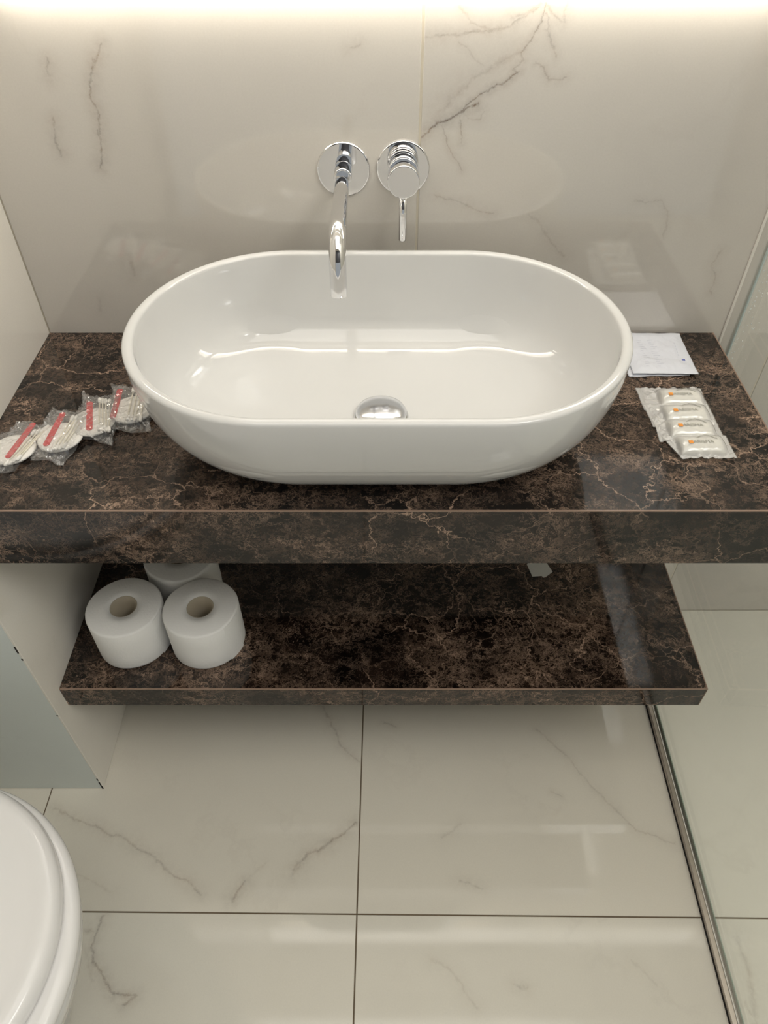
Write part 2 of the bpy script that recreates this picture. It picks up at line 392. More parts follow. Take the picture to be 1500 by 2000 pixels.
M_LED = emis('led_strip_light', (1.0, 0.92, 0.80, 1), LED_STRENGTH)

# ------------------------------------------------------------------ setting
XL, XR, YF, ZC = -0.5441, 1.45, -2.1, 2.60
XFL = -0.93; YB = -0.4292
# floor: slab with separate tiles (grid turned by half a degree against the walls)
floor = box('floor', XFL-0.1, XR+0.1, YF-0.1, 0.15, -0.1, -0.0016, M_FGROUT); setp(floor, kind='structure')
fa = R(-0.5); fo = (-0.047, -0.6525)
def frot(u, v_): return (fo[0] + u*math.cos(fa) - v_*math.sin(fa), fo[1] + u*math.sin(fa) + v_*math.cos(fa))
def clip(poly, ax, val, keep_less):
    out = []
    for i in range(len(poly)):
        a, b = poly[i], poly[(i+1) % len(poly)]
        ia = (a[ax] <= val) == keep_less; ib = (b[ax] <= val) == keep_less
        if ia: out.append(a)
        if ia != ib:
            k = (val - a[ax])/(b[ax]-a[ax]); out.append((a[0]+(b[0]-a[0])*k, a[1]+(b[1]-a[1])*k))
    return out
g = 0.0012
fm = {(-1, 0): M_F1, (0, 0): M_F3, (-1, -1): M_F2, (0, -1): M_F4, (1, -1): M_F5, (1, 0): M_F5}
for i in range(-2, 3):
    for j in (-2, -1, 0):
        q = [(i*0.6+g, j*1.2+g), ((i+1)*0.6-g, j*1.2+g), ((i+1)*0.6-g, (j+1)*1.2-g), (i*0.6+g, (j+1)*1.2-g)]
        q = [frot(*p) for p in q]
        for ax, val, kl in ((0, XR, True), (0, XFL, False), (1, 0.0, True), (1, YF, False)):
            if q: q = clip(q, ax, val, kl)
        if len(q) > 2: 
            t_ = mesh('tile', *prism(q, -0.010, 0.0, 0.0006), fm.get((i, j), M_F2 if i != -2 else M_F3), floor)
# back wall with tiles
wb = box('wall_back', XL-0.02, XR+0.1, 0.0010, 0.12, -0.02, ZC, M_GROUT); setp(wb, kind='structure')
def wall_tile(parent, axis, a0, a1, z0, z1, face, thick, mat):
    v, f = prism([(a0, z0), (a1, z0), (a1, z1), (a0, z1)], 0, thick, 0.0008)
    if axis == 'y': v = [(a, face + thick - d, z) for a, z, d in v]         # outward is -y
    if axis == '+x': v = [(face - thick + d, a, z) for a, z, d in v]        # outward is +x
    if axis == '-x': v = [(face + thick - d, a, z) for a, z, d in v]
    if axis == '+y': v = [(a, face - thick + d, z) for a, z, d in v]
    return mesh('tile', v, f, mat, parent)
for (a0, a1, m) in ((XL+0.001, 0.0462, M_TL), (0.0494, 0.6405, M_TR), (0.6428, 1.24, M_TP), (1.2423, XR-0.001, M_TP)):
    wall_tile(wb, 'y', a0, a1, 0.001, 1.2285, 0.0, 0.010, m)
    wall_tile(wb, 'y', a0, a1, 1.2308, ZC-0.001, 0.0, 0.010, M_TP)
# left wall: a pre-wall whose tiled side faces the vanity and whose end faces the camera
wl = box('wall_left', XFL-0.1, XL-0.010, YB+0.010, 0.12, 0.0, ZC, M_PAINT); setp(wl, kind='structure')
wall_tile(wl, '+x', YB+0.0006, -0.0006, 0.0012, 1.2285, XL, 0.009, M_TY)
wall_tile(wl, '+x', YB+0.0006, -0.0006, 1.2308, ZC-0.001, XL, 0.009, M_TY)
wall_tile(wl, 'y', XFL+0.001, XL-0.0022, 0.0012, 1.2285, YB, 0.009, M_COOLP)
wall_tile(wl, 'y', XFL+0.001, XL-0.0022, 1.2308, ZC-0.001, YB, 0.009, M_COOLP)
box('corner_trim', XL-0.0022, XL-0.0003, YB-0.0003, YB+0.0012, 0.012, ZC-0.002, M_WHITE, wl)
cb = MB()
for z0, z1, dx in ((0.0, 0.03, 0), (0.036, 0.043, 0), (0.467, 0.484, 0), (0.448, 0.452, 0), (0.28, 0.283, 0)):
    cb.add(*boxvf(XL-0.0030, XL-0.0006, YB-0.0007, YB+0.0004, z0, z1))
cb.build('dark_chip', M_BLACK, wl)
# rest of the room, out of view
wfl = box('wall_side', XFL-0.1, XFL, YF-0.1, YB+0.010, 0.0, ZC, M_PAINT); setp(wfl, kind='structure')
wr = box('wall_right', XR, XR+0.1, YF-0.1, 0.12, 0.0, ZC, M_PAINT); setp(wr, kind='structure')
wf = box('wall_front', XFL-0.1, XR+0.1, YF-0.1, YF, 0.0, ZC, M_FRONT); setp(wf, kind='structure')
ce = box('ceiling', XFL-0.1, XR+0.1, YF-0.1, 0.12, ZC, ZC+0.1, M_PAINT); setp(ce, kind='structure')

# ------------------------------------------------------------------ countertop and shelf
CT, CTB, CYF = 0.7471, 0.6471, -0.4065
XC1 = 0.536
def slab(name, x0, x1, y0, zt, zb, label, cat):
    r = empty(name, ((x0+x1)/2, 0.0, zb)); setp(r, label, cat)
    def ch(n_, vf, m):
        o = mesh(n_, [(v[0]-r.location.x, v[1], v[2]-zb) for v in vf[0]], vf[1], m, r)
        return o
    e = 0.0016; t = 0.012
    ch('top_panel', boxvf(x0, x1-e, y0+e, 0.0, zt-t, zt), M_DARK)
    ch('front_panel', boxvf(x0, x1-e, y0, y0+t, zb, zt-e), M_DARK)
    ch('end_panel', boxvf(x1-t, x1, y0+t, 0.0, zb, zt-e), M_DARK)
    ch('bottom_panel', boxvf(x0, x1-t, y0+t, 0.0, zb, zb+t), M_DARK)
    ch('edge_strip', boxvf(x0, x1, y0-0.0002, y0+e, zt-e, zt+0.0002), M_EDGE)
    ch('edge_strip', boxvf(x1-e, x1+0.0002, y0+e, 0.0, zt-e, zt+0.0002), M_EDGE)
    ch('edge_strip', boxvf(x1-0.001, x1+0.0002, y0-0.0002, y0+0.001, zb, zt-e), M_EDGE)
    return r
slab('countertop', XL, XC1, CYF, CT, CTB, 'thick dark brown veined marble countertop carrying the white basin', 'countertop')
SH, SHB, SYF = 0.3109, 0.2591, -0.3966
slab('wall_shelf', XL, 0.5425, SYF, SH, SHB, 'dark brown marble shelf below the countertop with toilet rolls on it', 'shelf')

# ------------------------------------------------------------------ basin
BX, BY = -0.0080, -0.2421
def basin():
    r = empty('vessel_basin', (BX, BY, CT))
    setp(r, 'large oval white ceramic vessel basin standing on the brown marble countertop', 'basin')
    H = 0.165; A, B = 0.3130, 0.198
    def stad(a, b, st, z, N=168):
        out = []
        for i in range(N):
            t = 2*math.pi*(i+0.5)/N; c, s_ = math.cos(t), math.sin(t)
            out.append((math.copysign(st, c)+(a-st)*c, b*s_, z))
        return out
    rings = [stad(0.228, 0.106, 0.08, 0.0)]
    for i in range(0, 29):
        u = i/28; g_ = (1-(1-u)**2.0)**0.8
        a = 0.240+(A-0.240)*g_; b = 0.1125+(B-0.1125)*g_; st = 0.08+0.04*g_
        if i == 0: a -= 0.006; b -= 0.0035
        rings.append(stad(a, b, st, 0.0015+u*(H-0.0065)))
    T = 0.0135
    for k in range(1, 12):                       # rounded lip
        an = math.pi*k/12; d = T/2*(1-math.cos(an))
        rings.append(stad(A-d, B-d, 0.12, H-0.005+0.005*math.sin(an)**0.8))
    for i in range(0, 34):                       # inner bowl
        u = i/33
        rad = max((1-u**2.6)**(1/1.55), 0.0) if u < 1 else 0.0
        z = (H-0.005) - (H-0.005-0.022)*(1-(1-u)**2.0)**0.9
        rings.append(stad(max((A-T)*rad, 0.030 if i < 33 else 0.012), max((B-T)*rad, 0.030 if i < 33 else 0.012), 0.12*min(1, rad*1.2)*(rad > 0.15), z))
    mesh('bowl', *loft(rings), M_CER, r, True)
    # pop-up waste: ring and dome
    d = mesh('drain_plug', *revolve([(0.0, 0.0), (0.0340, 0.0), (0.0350, 0.0020), (0.0352, 0.0040), (0.0330, 0.0075), (0.027, 0.0108), (0.018, 0.0132), (0.009, 0.0143), (0.0001, 0.0146)], 64), M_STEEL, r, True)
    d.location = (0.004, -0.004, 0.0255)
    d2 = mesh('drain_ring', *revolve([(0.028, -0.006), (0.0365, 0.0), (0.0375, 0.0015), (0.0355, 0.0025), (0.028, 0.0022)], 64), M_CHROME, d, True)
    d2.location = (0, 0, -0.0035)
    # overflow-free rim logo mark: tiny round stud inside the back wall
    return r
basin()

# ------------------------------------------------------------------ wall spout
def spout():
    r = empty('wall_spout', (-0.0558, 0.0, 1.006))
    setp(r, 'chrome wall spout with round plate, curving down over the basin', 'faucet')
    mesh('wall_plate', *revolve([(0.0, 0.0), (0.0362, 0.0), (0.0364, 0.0035), (0.0356, 0.0046), (0.0345, 0.0050), (0.0, 0.0050)], 96, '-Y'), M_CHROME, r)
    r.children[0].data.polygons.foreach_set('use_smooth', [False]*len(r.children[0].data.polygons))
    c_ = mesh('collar', *revolve([(0.0, 0.004), (0.0118, 0.004), (0.0122, 0.006), (0.0122, 0.030), (0.0116, 0.0315), (0.0104, 0.0318), (0.0, 0.0318)], 64, '-Y'), M_CHROME, r)
    for p in c_.data.polygons: p.use_smooth = abs(p.normal.y) < 0.9
    rad = 0.0105; BR = 0.038; L = 0.178
    path = [(0, -0.02, 0), (0, -0.06, 0), (0, -0.12, 0), (0, -L, 0)]
    for k in range(1, 17):
        a = math.pi/2*0.93*k/16
        path.append((0, -L-BR*math.sin(a), -BR*(1-math.cos(a))))
    last = path[-1]; a = math.pi/2*0.93
    for k in (1, 2, 3): path.append((0, last[1]-math.cos(a)*0.0115*k, last[2]-math.sin(a)*0.0115*k))
    v, f = tube(path, [0.0098]*3+[rad]*(len(path)-3), 40, caps=False)
    # outlet lip: turn the end inward
    n = 40; end = len(path)-1; ctr = Vector(path[-1]); dr = (Vector(path[-1])-Vector(path[-2])).normalized()
    v = [Vector(p) for p in v]
    base_ = v[end*n:(end+1)*n]
    r2 = [ctr + (p-ctr)*0.84 + dr*0.0006 for p in base_]; r3 = [ctr + (p-ctr)*0.80 - dr*0.010 for p in base_]
    v += r2 + r3
    for a_, b_ in ((end, end+1), (end+1, end+2)):
        for i in range(n): j = (i+1) % n; f.append((a_*n+i, a_*n+j, b_*n+j, b_*n+i))
    f.append(tuple(range((end+2)*n, (end+3)*n)))
    f.append(tuple(range(n))[::-1])
    mesh('spout_tube', v, f, M_CHROME, r, True)
spout()
def mixer():
    r = empty('wall_mixer', (0.0261, 0.0, 1.008))
    setp(r, 'chrome wall mixer tap with round plate and slim lever hanging down', 'faucet')
    p_ = mesh('wall_plate', *revolve([(0.0, 0.0), (0.0362, 0.0), (0.0364, 0.0035), (0.0356, 0.0046), (0.0345, 0.0050), (0.0, 0.0050)], 96, '-Y'), M_CHROME, r)
    prof = [(0.0, 0.004), (0.0205, 0.004), (0.0208, 0.006), (0.0208, 0.0165), (0.0202, 0.0175), (0.0180, 0.0178), (0.0180, 0.0205), (0.0208, 0.0208), (0.0213, 0.0215), (0.0213, 0.0245), (0.0208, 0.0252), (0.0, 0.0252)]
    b_ = mesh('mixer_body', *revolve(prof, 96, '-Y'), M_CHROME, r)
    h_ = mesh('handle_cap', *revolve([(0.0, 0.0252), (0.0190, 0.0252), (0.0190, 0.0265), (0.0210, 0.0272), (0.0216, 0.028), (0.0216, 0.0510), (0.0211, 0.0518), (0.0204, 0.0520), (0.0, 0.0520)], 96, '-Y'), M_CHROME, r)
    for o in (p_, b_, h_):
        for p in o.data.polygons: p.use_smooth = abs(p.normal.y) < 0.9
    t_ = mesh('lever', *tube([(0, -0.0400, -0.018), (0, -0.0405, -0.05), (0, -0.041, -0.0830), (0, -0.041, -0.0846), (0, -0.041, -0.0852)], [0.0056, 0.0056, 0.0056, 0.0050, 0.0036], 28), M_CHROME, r, True)
mixer()

# ------------------------------------------------------------------ backlit mirror (above the frame, seen as glow and reflections)
mr = empty('backlit_mirror', (0.0, 0.0, 1.219))
setp(mr, 'wide backlit mirror on the wall above the basin, its light washing down the tiles', 'mirror')
def mch(n_, b, m, bev=0): 
    return mesh(n_, *boxvf(*b, bev), m, mr)
mch('back_box', (-0.48, 0.52, -0.026, -0.001, 0.0095, 1.045), M_PAINT)
mch('mirror_glass', (-0.50, 0.54, -0.031, -0.026, 0.0, 1.06), M_MIRROR)
mch('led_strip', (-0.47, 0.51, -0.020, -0.006, 0.003, 0.009), M_LED)
mch('led_strip', (-0.47, 0.51, -0.022, -0.010, 1.0455, 1.053), M_LED)

# linear wall light near the ceiling (above the frame, mirrored in the floor tiles)
cv = empty('linear_wall_light', (0.45, 0.0, 2.34)); setp(cv, 'long linear diffuser light high on the tiled wall above the mirror', 'wall light')
mesh('light_housing', *boxvf(-0.985, 0.985, -0.040, -0.001, 0.0, 0.20, 0.002), M_PAINT, cv)
mesh('light_diffuser', *boxvf(-0.980, 0.980, -0.052, -0.0402, 0.006, 0.194, 0.003), emis('diffuser_glow', (1.0, 0.94, 0.84, 1), 3.2), cv)

# ------------------------------------------------------------------ toilet rolls
def roll(x, y, rot, label, sq=1.0):
    r = empty('toilet_roll', (x, y, SH), rot); setp(r, label, 'toilet roll', 'toilet rolls on the lower shelf')
    Ro, Ri, Hh = 0.0628, 0.0228, 0.095; N = 72
    prof = [(Ri, 0.0), (Ro-0.003, 0.0), (Ro-0.0008, 0.0015), (Ro, 0.005), (Ro+0.0002, 0.03), (Ro, 0.06), (Ro, Hh-0.004), (Ro-0.0012, Hh-0.001), (Ro-0.004, Hh), (Ri+0.012, Hh-0.0006), (Ri, Hh)]
    v, f = revolve(prof, N, closed=True)
    vv = []
    for (a, b, c) in v:
        rr = math.hypot(a, b); th = math.atan2(b, a)
        k = 1 + (0.012*math.sin(2*th+0.6)+0.005*math.sin(5*th+1))*max(0, (rr-Ri)/(Ro-Ri))*(1 if rr > Ri+0.005 else 0)
        vv.append((a*k*sq, b*k, c))
    mesh('paper_body', vv, f, M_PAPER, r, True)
    co_ = mesh('core_tube', *revolve([(Ri-0.0003, 0.0004), (Ri-0.0003, Hh-0.0008), (Ri-0.0014, Hh-0.0008), (Ri-0.0014, 0.0004)], 48, closed=True), M_CARD, r, True)
    # loose end of the paper wound round the roll
    vs = []; fs = []
    K = 10
    for i in range(K+1):
        a = -0.9 + 0.55*i/K; k = 1.006+0.012*math.sin(2*a+0.6)+0.005*math.sin(5*a+1) + 0.03*max(0, (i-6)/K)
        for z in (0.001, Hh-0.002): vs.append((Ro*k*math.cos(a), Ro*k*math.sin(a), z))
        for z in (0.001, Hh-0.002): vs.append((Ro*(k-0.006)*math.cos(a), Ro*(k-0.006)*math.sin(a), z))
    for i in range(K):
        b = 4*i
        fs += [(b, b+4, b+5, b+1), (b+2, b+3, b+7, b+6), (b+1, b+5, b+7, b+3), (b, b+2, b+6, b+4)]
    fs += [(0, 1, 3, 2), (4*K, 4*K+2, 4*K+3, 4*K+1)]
    mesh('paper_end', vs, fs, M_PAPER, r)
    return r
roll(-0.4375, -0.2957, 0.4, 'front white toilet roll nearest the left wall, on the lower shelf')
roll(-0.3085, -0.2968, 0.15, 'front right white toilet roll with loose paper end, on the lower shelf')
roll(-0.366, -0.181, 2.2, 'white toilet roll behind the other two, half hidden under the countertop')

# ------------------------------------------------------------------ sticker on the shelf
st = mesh('paper_sticker', *prism([(-0.021, -0.016), (-0.003, -0.018), (-0.0015, -0.0225), (0.004, -0.022), (0.021, -0.013), (0.017, 0.016), (0.014, 0.018), (-0.018, 0.018), (-0.021, 0.015)], 0, 0.0004), M_LABEL)
st.location = (0.2995, -0.134, SH+0.0002); st.rotation_euler = (0, 0, R(12)); setp(st, 'small white paper sticker lying on the dark lower shelf', 'sticker')

# ------------------------------------------------------------------ wrapped things
def patch(corners, nu, nv, hfun, jag=0.0, teeth=0, wob=0.0, sd=0):
    """bilinear quad (bl, br, tr, tl) as a closed thin sheet with height function; jagged left/right edges"""
    bl, br, tr, tl = [Vector(c) for c in corners]; V = []; F = []
    for j in range(nv+1):
        for i in range(nu+1):
            u, w_ = i/nu, j/nv
            p = bl*(1-u)*(1-w_)+br*u*(1-w_)+tr*u*w_+tl*(1-u)*w_
            if teeth and i in (0, nu): p = p + Vector(((1 if i else -1)*(jag*(j % 2)), 0))
            if wob:
                e = 1 if (i in (0, nu) or j in (0, nv)) else 0.25
                nn = noise.noise_vector(Vector((p.x*45+sd, p.y*45, sd*3.1)))
                p = p + Vector((nn.x, nn.y))*wob*e
            V.append((p.x, p.y, hfun(p.x, p.y, u, w_)))
    W_ = nu+1
    for j in range(nv):
        for i in range(nu): a = j*W_+i; F.append((a, a+1, a+W_+1, a+W_))
    return V, F
def thick(v, f, t=0.0002):
    n = len(v); from collections import Counter
    ec = Counter()
    for q in f:
        for a, b in zip(q, q[1:]+q[:1]): ec[(a, b)] += 1
    V = list(v)+[(x, y, max(z-t, 0.00005)) for x, y, z in v]; F = list(f)+[tuple(i+n for i in q[::-1]) for q in f]
    for (a, b) in list(ec):
        if (b, a) not in ec: F.append((a, b, b+n, a+n)[::-1])
    return V, F
def smooth_step(x): x = max(0, min(1, x)); return x*x*(3-2*x)

# four vanity kits in clear film
def kit(x, y, rot, corners, disc, file_, swabs, zoff, label, sd):
    r = empty('cosmetic_kit', (x, y, CT), rot); setp(r, label, 'cosmetic kit', 'clear packs of cotton pads and swabs on the counter')
    RD = 0.0305
    dz = 0.0008+zoff
    for k in range(2):
        d = mesh('cotton_pad', *revolve([(0.0, 0.0), (RD-0.002, 0.0), (RD, 0.0012), (RD-0.001, 0.0026), (RD-0.006, 0.0032), (0.0, 0.0034)], 36), M_COT, r, True)
        d.location = (disc[0]+0.002*k, disc[1]-0.0025*k, dz+0.0034*k)
    top = dz+0.0070
    fx, fy, fl, fr = file_
    fl_ = mesh('nail_file', *prism([(-0.0042, -fl/2+0.003), (-0.002, -fl/2), (0.002, -fl/2), (0.0042, -fl/2+0.003), (0.0042, fl/2-0.003), (0.002, fl/2), (-0.002, fl/2), (-0.0042, fl/2-0.003)], 0, 0.0010), M_RED, r)
    fl_.location = (fx, fy, top); fl_.rotation_euler = (0, 0, R(fr)); fl_['label'] = 'red nail file'
    for sx, sy, sr in swabs:
        s_ = mesh('cotton_swab', *tube([(0, -0.036, 0), (0, 0.036, 0)], 0.0011, 10), M_SWAB, r, True)
        s_.location = (sx, sy, top+0.0013); s_.rotation_euler = (0, 0, R(sr))
        for e in (-1, 1):
            tp = mesh('cotton_tip', *tube([(0, e*0.026, 0), (0, e*0.028, 0), (0, e*0.033, 0), (0, e*0.0365, 0), (0, e*0.0378, 0)], [0.0012, 0.0022, 0.0026, 0.0022, 0.0010], 10), M_COT, s_, True)
    def hf(px, py, u, w_):
        dd = math.hypot(px-disc[0], py-disc[1])
        hgt = 0.0105*(1-smooth_step((dd-RD*0.93)/0.010))
        ax = abs(px-0.008)
        if swabs:
            sxm = sum(s[0] for s in swabs)/len(swabs); sym = sum(s[1] for s in swabs)/len(swabs)
            q = max(abs(px-sxm)-0.010, abs(py-sym)-0.037)
            hgt = max(hgt, 0.0112*(1-smooth_step(q/0.008)))
        q = max(abs(px-fx)-0.008, abs(py-fy)-fl/2)
        hgt = max(hgt, 0.0095*(1-smooth_step(q/0.007)))
        n_ = (1-abs(noise.noise(Vector((px*75+sd*7, py*75, sd))))*2.2)*0.65+noise.noise(Vector((px*230, py*190+sd*5, sd)))*0.5
        nn = abs(n_)*0.0075 if hgt < 0.008 else abs(n_)*0.0021
        return dz+0.0004+hgt+nn
    wv, wf_ = patch(corners, 36, 50, hf, wob=0.006, sd=sd)
    mesh('film_wrapper', *thick(wv, wf_, 0.00012), M_CLEAR, r)
    bv, bf = patch(corners, 20, 26, lambda a, b, u, w_: zoff+0.0003+abs(noise.noise(Vector((a*90, b*90, sd+4))))*0.0005, wob=0.006, sd=sd)
    mesh('film_back', *thick(bv, bf, 0.0001), M_CLEAR, r)
    return r
kit(-0.497, -0.286, 0, [(-0.036, -0.053), (0.012, -0.048), (0.031, 0.034), (-0.020, 0.050)], (-0.004, -0.008), (0.0045, 0.006, 0.074, -9), [(0.010, -0.010, -13), (0.015, -0.008, -14), (0.0195, -0.004, -16), (0.0235, 0.000, -15)], 0.0,
    'clear pack of cotton pads and red file against the left wall, leftmost of four', 1)
kit(-0.4425, -0.264, 0, [(-0.027, -0.048), (0.020, -0.058), (0.034, 0.032), (-0.034, 0.062)], (-0.001, -0.006), (-0.0105, 0.006, 0.072, -2), [(0.004, -0.003, -6), (0.009, -0.002, -7), (0.014, -0.001, -7), (0.019, 0.002, -9)], 0.0016,
    'clear pack of cotton pads with red file, second from the left wall', 2)
kit(-0.405, -0.229, 0, [(-0.012, -0.044), (0.036, -0.057), (0.026, 0.036), (-0.037, 0.060)], (-0.002, -0.010), (-0.007, -0.002, 0.066, 15), [(0.006, 0.001, 14), (0.011, 0.000, 15), (0.016, -0.001, 15), (0.021, -0.002, 14)], 0.0032,
    'clear pack with four swab tips showing at top, third from the left wall', 3)
kit(-0.360, -0.205, 0, [(-0.020, -0.050), (0.038, -0.054), (0.026, 0.034), (-0.040, 0.052)], (0.002, -0.008), (-0.0205, -0.000, 0.068, 5), [(0.000, -0.002, 6), (0.006, -0.002, 7), (0.012, -0.004, 5), (0.018, -0.004, 8)], 0.0048,
    'clear pack of cotton pads and red file lying right against the basin, rightmost of four', 4)

# four wrapped soaps
TXT = None
def text_mesh(s_, size):
    cu = bpy.data.curves.new('lettering', 'FONT'); cu.body = s_; cu.size = size; cu.align_x = 'LEFT'; cu.extrude = 0.0; cu.resolution_u = 3
    o = bpy.data.objects.new('lettering_tmp', cu); COL.objects.link(o)
    dg = bpy.context.evaluated_depsgraph_get(); me = bpy.data.meshes.new_from_object(o.evaluated_get(dg))
    bpy.data.objects.remove(o); return me
def soap(x, y, rot, w2, h2, barx, zoff, label, sd, cut=False):
    r = empty('wrapped_soap', (x, y, CT), rot); setp(r, label, 'soap', 'small wrapped soap bars on the counter')
    bw, bh, bt = 0.0290, 0.0160, 0.0120
    def pil(px, py, gw=0.0, T=bt):
        ax = min(1, abs(px-barx)/(bw+gw)); ay = min(1, abs(py)/(bh+gw))
        return T*max(0.0, 1-ax**7)**0.5*max(0.0, 1-ay**2.4)**0.55
    V = []; F = []; nu, nv = 28, 16
    for j in range(nv+1):
        for i in range(nu+1):
            px = barx-bw+2*bw*(0.5-0.5*math.cos(math.pi*i/nu)); py = -bh+2*bh*(0.5-0.5*math.cos(math.pi*j/nv))
            V.append((px-barx, py, pil(px, py)))
    V += [(x_, y_, 0.0) for x_, y_, z_ in V]; N_ = (nu+1)*(nv+1)
    for j in range(nv):
        for i in range(nu):
            a = j*(nu+1)+i; q = (a, a+1, a+nu+2, a+nu+1); F.append(q); F.append(tuple(k_+N_ for k_ in q[::-1]))
    b = mesh('soap_bar', V, F, M_SOAP, r, True); b.location = (barx, 0, 0.0010+zoff)
    topz = zoff+0.0010+bt+0.0008
    def hf(px, py, u, w_):
        p_ = pil(px, py, 0.0035, bt+0.0008)
        q = 1-min(1, p_/0.006)
        n_ = noise.noise(Vector((px*60+sd*3, py*60, sd*2.0)))*0.6+noise.noise(Vector((px*150+sd*3, py*130, sd*2.0)))*0.5
        n_ = abs(n_)*0.0055*(0.12+q)
        if u < 0.05 or u > 0.95: n_ *= 0.25
        return zoff+0.0010+p_+n_
    c = [(-w2, -h2), (w2, -h2), (w2, h2), (-w2, h2)]
    if cut: c[0] = (-w2+0.016, -h2)
    wv, wf_ = patch(c, 72, 44, hf, jag=0.0015, teeth=1, wob=0.0015, sd=sd)
    mesh('soap_wrapper', *thick(wv, wf_, 0.00012), M_MILKY, r, True)
    ph = topz+0.0004
    sq = mesh('printed_square', *boxvf(-0.0030, 0.0030, -0.0030, 0.0030, 0, 0.0002), M_ORANGE, r); sq.location = (barx-0.0180, -0.0045, ph); sq['label'] = 'orange printed square'
    me = TXT; o = bpy.data.objects.new('printed_lettering', me); COL.objects.link(o); o.parent = r; o.location = (barx-0.0150, -0.0068, ph+0.0001); o['label'] = 'grey printed word ARISMA'
    lf = MB()
    for pts in ([(-0.008, 0.0035), (-0.002, 0.0075), (0.003, 0.0080)], [(0.003, 0.0100), (0.009, 0.0085), (0.014, 0.0050), (0.019, 0.0010)]):
        for a, b2 in zip(pts[:-1], pts[1:]):
            d = (Vector(b2)-Vector(a)).normalized(); n_ = Vector((-d.y, d.x))*0.00045
            q = [Vector(a)-n_, Vector(b2)-n_, Vector(b2)+n_, Vector(a)+n_]
            lf.add([(p.x, p.y, 0) for p in q]+[(p.x, p.y, 0.0001) for p in q], [(0, 1, 2, 3), (4, 5, 6, 7), (0, 1, 5, 4), (1, 2, 6, 5), (2, 3, 7, 6), (3, 0, 4, 7)])
    l_ = lf.build('printed_leaf', M_PGREY, r); l_.location = (barx, 0, ph)
    return r
TXT = text_mesh('ARISMA', 0.0082); TXT.materials.append(M_PGREY)
soap(0.4205, -0.1795, R(-0.5), 0.047, 0.0265, 0.0110, 0.0000, 'wrapped soap with orange square, furthest from the counter edge of the row of four', 1)
soap(0.4215, -0.2170, R(1), 0.0455, 0.0255, 0.0065, 0.0005, 'wrapped soap with orange square, second from the back of the row of four', 2)
soap(0.4220, -0.2520, R(-1), 0.0440, 0.0255, 0.0030, 0.0012, 'wrapped soap with orange square, second from the front of the row of four', 3)
soap(0.4255, -0.2880, R(1), 0.0440, 0.0240, 0.0030, 0.0020, 'wrapped soap nearest the counter edge, its left corner folded off', 4, True)

# two flat white sachets behind the basin's right end
def sachet(x, y, rot, w_, d_, zoff, label, sd, prints):
    r = empty('paper_sachet', (x, y, CT), rot); setp(r, label, 'sachet', 'flat white sachets beside the basin')
    def hf(px, py, u, ww):
        e = min(u, 1-u, ww, 1-ww); k = smooth_step(e/0.12)
        return zoff+0.0012+0.0022*k+noise.noise(Vector((px*40+sd, py*40, sd)))*0.0024*k+abs(noise.noise(Vector((px*100, py*70, sd+5))))*0.0020*k
    wv, wf_ = patch([(-w_, -d_), (w_, -d_), (w_, d_), (-w_, d_)], 40, 44, hf, wob=0.0015, sd=sd)
    mesh('paper_cover', *thick(wv, wf_, 0.0008), M_SACH, r, True)
    if prints:
        def onto(x0, x1, y0, y1):
            n_ = 5; V = []; F = []
            for lay in (0.0001, 0.0003):
                for j in range(n_+1):
                    for i in range(n_+1):
                        px = x0+(x1-x0)*i/n_; py = y0+(y1-y0)*j/n_
                        V.append((px, py, hf(px, py, (px+w_)/(2*w_), (py+d_)/(2*d_))+lay))
            m_ = (n_+1)**2
            for j in range(n_):
                for i in range(n_): a = j*(n_+1)+i; q = (a, a+1, a+n_+2, a+n_+1); F += [q[::-1], tuple(k_+m_ for k_ in q)]
            return V, F
        mb = MB(); rr_ = random.Random(4)
        for i in range(13):
            yy = -0.040+i*0.0058
            for cx_ in (-0.026, -0.009):
                x_ = cx_+rr_.uniform(-0.001, 0.001); mb.add(*onto(x_, x_+rr_.uniform(0.004, 0.011), yy, yy+0.0011))
        p = mb.build('printed_text', M_PPALE, r); p['kind'] = 'stuff'
        mesh('printed_dot', *onto(0.0322, 0.0368, -0.0250, -0.0208), M_PBLUE, r)['label'] = 'blue printed dot'
        m2 = MB()
        for i in range(5): m2.add(*onto(0.0300, 0.0315, -0.010+i*0.007, -0.0060+i*0.007))
        q = m2.build('printed_marks', M_PPALE, r); q['kind'] = 'stuff'
    return r
sachet(0.4150, -0.064, R(2), 0.047, 0.0575, 0.0, 'flat white paper sachet lying underneath, half under the basin rim on its right', 2, False)
sachet(0.4260, -0.0660, R(-1), 0.0490, 0.0560, 0.0044, 'flat white paper sachet with a blue dot, on top of the other beside the basin', 6, True)

# ------------------------------------------------------------------ shower screen
gs = empty('shower_screen', (0.5600, 0.0, 0.0), R(-0.62)); setp(gs, 'clear greenish glass shower screen in a metal floor channel right of the countertop', 'shower screen')
LEN = 1.35
p = mesh('glass_pane', *boxvf(0.0045, 0.0125, -LEN, -0.004, 0.006, 2.0, 0.0004), M_GLASS, gs)
rl = MB()
rl.add(*boxvf(-0.0040, 0.0040, -LEN, -0.002, 0.0, 0.013, 0.0008)); rl.add(*boxvf(-0.0040, 0.0145, -LEN, -0.002, 0.0, 0.004))
rl.build('floor_channel', M_RAIL, gs)
mesh('silicone_bead', *boxvf(0.0038, 0.0052, -LEN, -0.002, 0.010, 0.0150), M_WHITE, gs)
mesh('outer_green_strip', *boxvf(0.0126, 0.0145, -LEN, -0.002, 0.0041, 0.013, 0.0004), simple('green_edge_reflection', srgb(150, 170, 155), 0.3), gs)  # green reflection at the glass edge, put in as a coloured strip
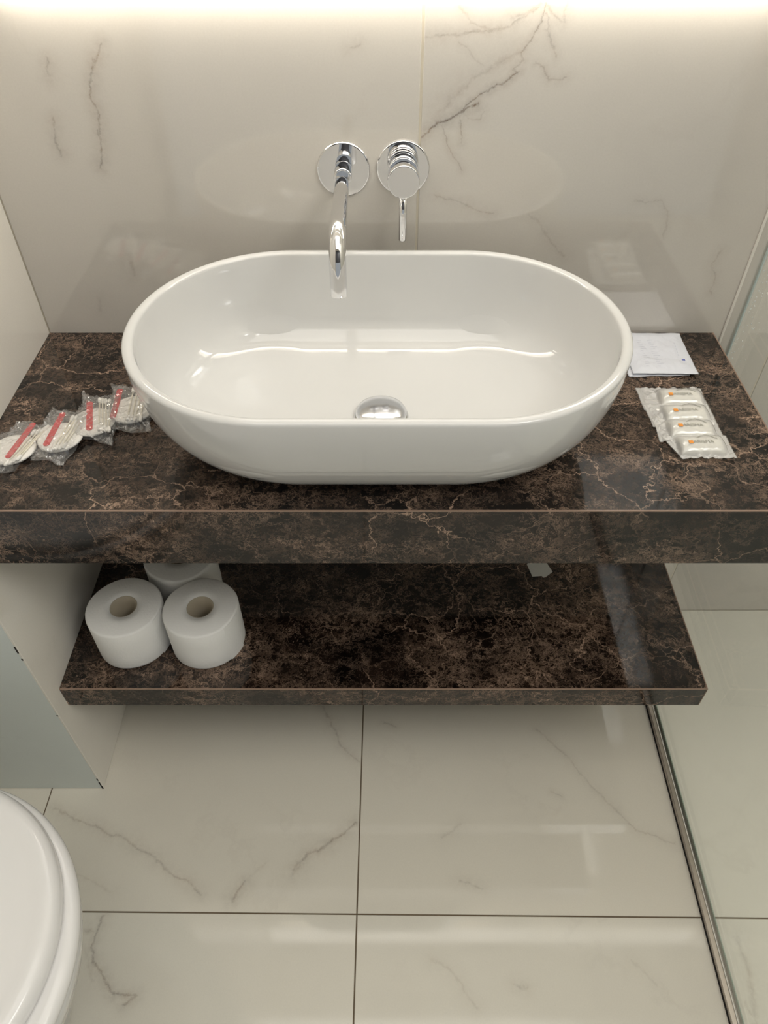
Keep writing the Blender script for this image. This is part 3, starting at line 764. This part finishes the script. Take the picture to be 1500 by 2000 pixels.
mesh('dark_strip', *boxvf(-0.0052, -0.0040, -LEN, -0.002, 0.0, 0.0025), M_BLACK, gs)  # thin dark strip along the foot of the channel
wch = mesh('wall_channel', *boxvf(-0.0108, -0.0070, -0.0030, -0.0004, 0.715, 2.0, 0.0006), M_WHITE, gs); wch['label'] = 'white sealing strip'
mesh('glass_edge', *boxvf(0.0098, 0.0118, -0.0060, -0.0008, 0.016, 2.0, 0.0004), M_GEDGE, gs)
db = MB(); random.seed(3)
for _ in range(150):
    y_ = -0.02-abs(random.gauss(0, 0.03)); z_ = random.uniform(0.72, 1.0); rr = random.uniform(0.0005, 0.0014)
    vv, ff = revolve([(0.0001, rr*0.6), (rr*0.7, rr*0.4), (rr, 0.0)], 7)
    db.add([(0.0045-c, y_+a, z_+b) for a, b, c in vv], ff)
dr_ = db.build('water_droplet', simple('water_drop', (0.9, 0.95, 0.95, 1), 0.05, Alpha=0.6), gs, True); dr_['kind'] = 'stuff'

# ------------------------------------------------------------------ toilet (faces +x, lower left corner)
def egg(a, b, cx, cy, z, back, N=120, n=2.0):
    """front half ellipse reaching +x, rear half stretched back to x = cx-back"""
    out = []
    for i in range(N):
        t = 2*math.pi*i/N; c, s = math.cos(t), math.sin(t)
        if c >= 0: out.append((cx + a*abs(c)**(2/n), cy + b*math.copysign(abs(s)**(2/n), s), z))
        else: out.append((cx - back*abs(c)**(2/3.2), cy + b*math.copysign(abs(s)**(2/3.2), s), z))
    return out
def toilet():
    cy = -0.834; cx = -0.584
    r = empty('toilet', (cx, cy, 0)); setp(r, 'white toilet with closed lid at the lower left, standing on the floor tiles', 'toilet')
    H = 0.405
    rings = []
    for u, sa, bk in ((0.0, 0.40, 0.86), (0.02, 0.41, 0.87), (0.25, 0.43, 0.88), (0.5, 0.54, 0.90), (0.72, 0.78, 0.95), (0.88, 0.955, 0.985), (0.95, 0.99, 1.0), (0.985, 1.0, 1.0), (1.0, 0.992, 1.0)):
        rings.append(egg(0.219*sa, 0.218*(0.55+0.45*(sa-0.40)/0.60), 0, 0, H*u, 0.335*bk))
    mesh('bowl', *loft(rings), M_CER, r, True)
    def ring_stack(name, a, b, ox, oy, bk, zs, mat, dome=0.0):
        rs = []
        for ins, z in zs: rs.append(egg(a-ins, b-ins, ox, oy, z, bk-ins))
        return mesh(name, *loft(rs), mat, r, True)
    ring_stack('seat', 0.2215, 0.224, 0.0, 0.002, 0.30, [(0.012, 0.4065), (0.003, 0.4075), (0.0, 0.412), (0.0, 0.418), (0.002, 0.423), (0.006, 0.4265), (0.014, 0.4275)], M_PLAST)
    ld = ring_stack('lid', 0.207, 0.203, -0.004, 0.018, 0.30, [(0.010, 0.4285), (0.002, 0.4290), (0.0, 0.433), (0.001, 0.441), (0.004, 0.4475), (0.009, 0.4515), (0.016, 0.4530), (0.022, 0.4528), (0.028, 0.4518), (0.036, 0.4512), (0.06, 0.4512), (0.10, 0.4512), (0.16, 0.4513)], M_PLAST)
    hb = mesh('hinge_bar', *boxvf(-0.325, -0.300, -0.12, 0.12, 0.405, 0.445, 0.006), M_PLAST, r, True)
toilet()
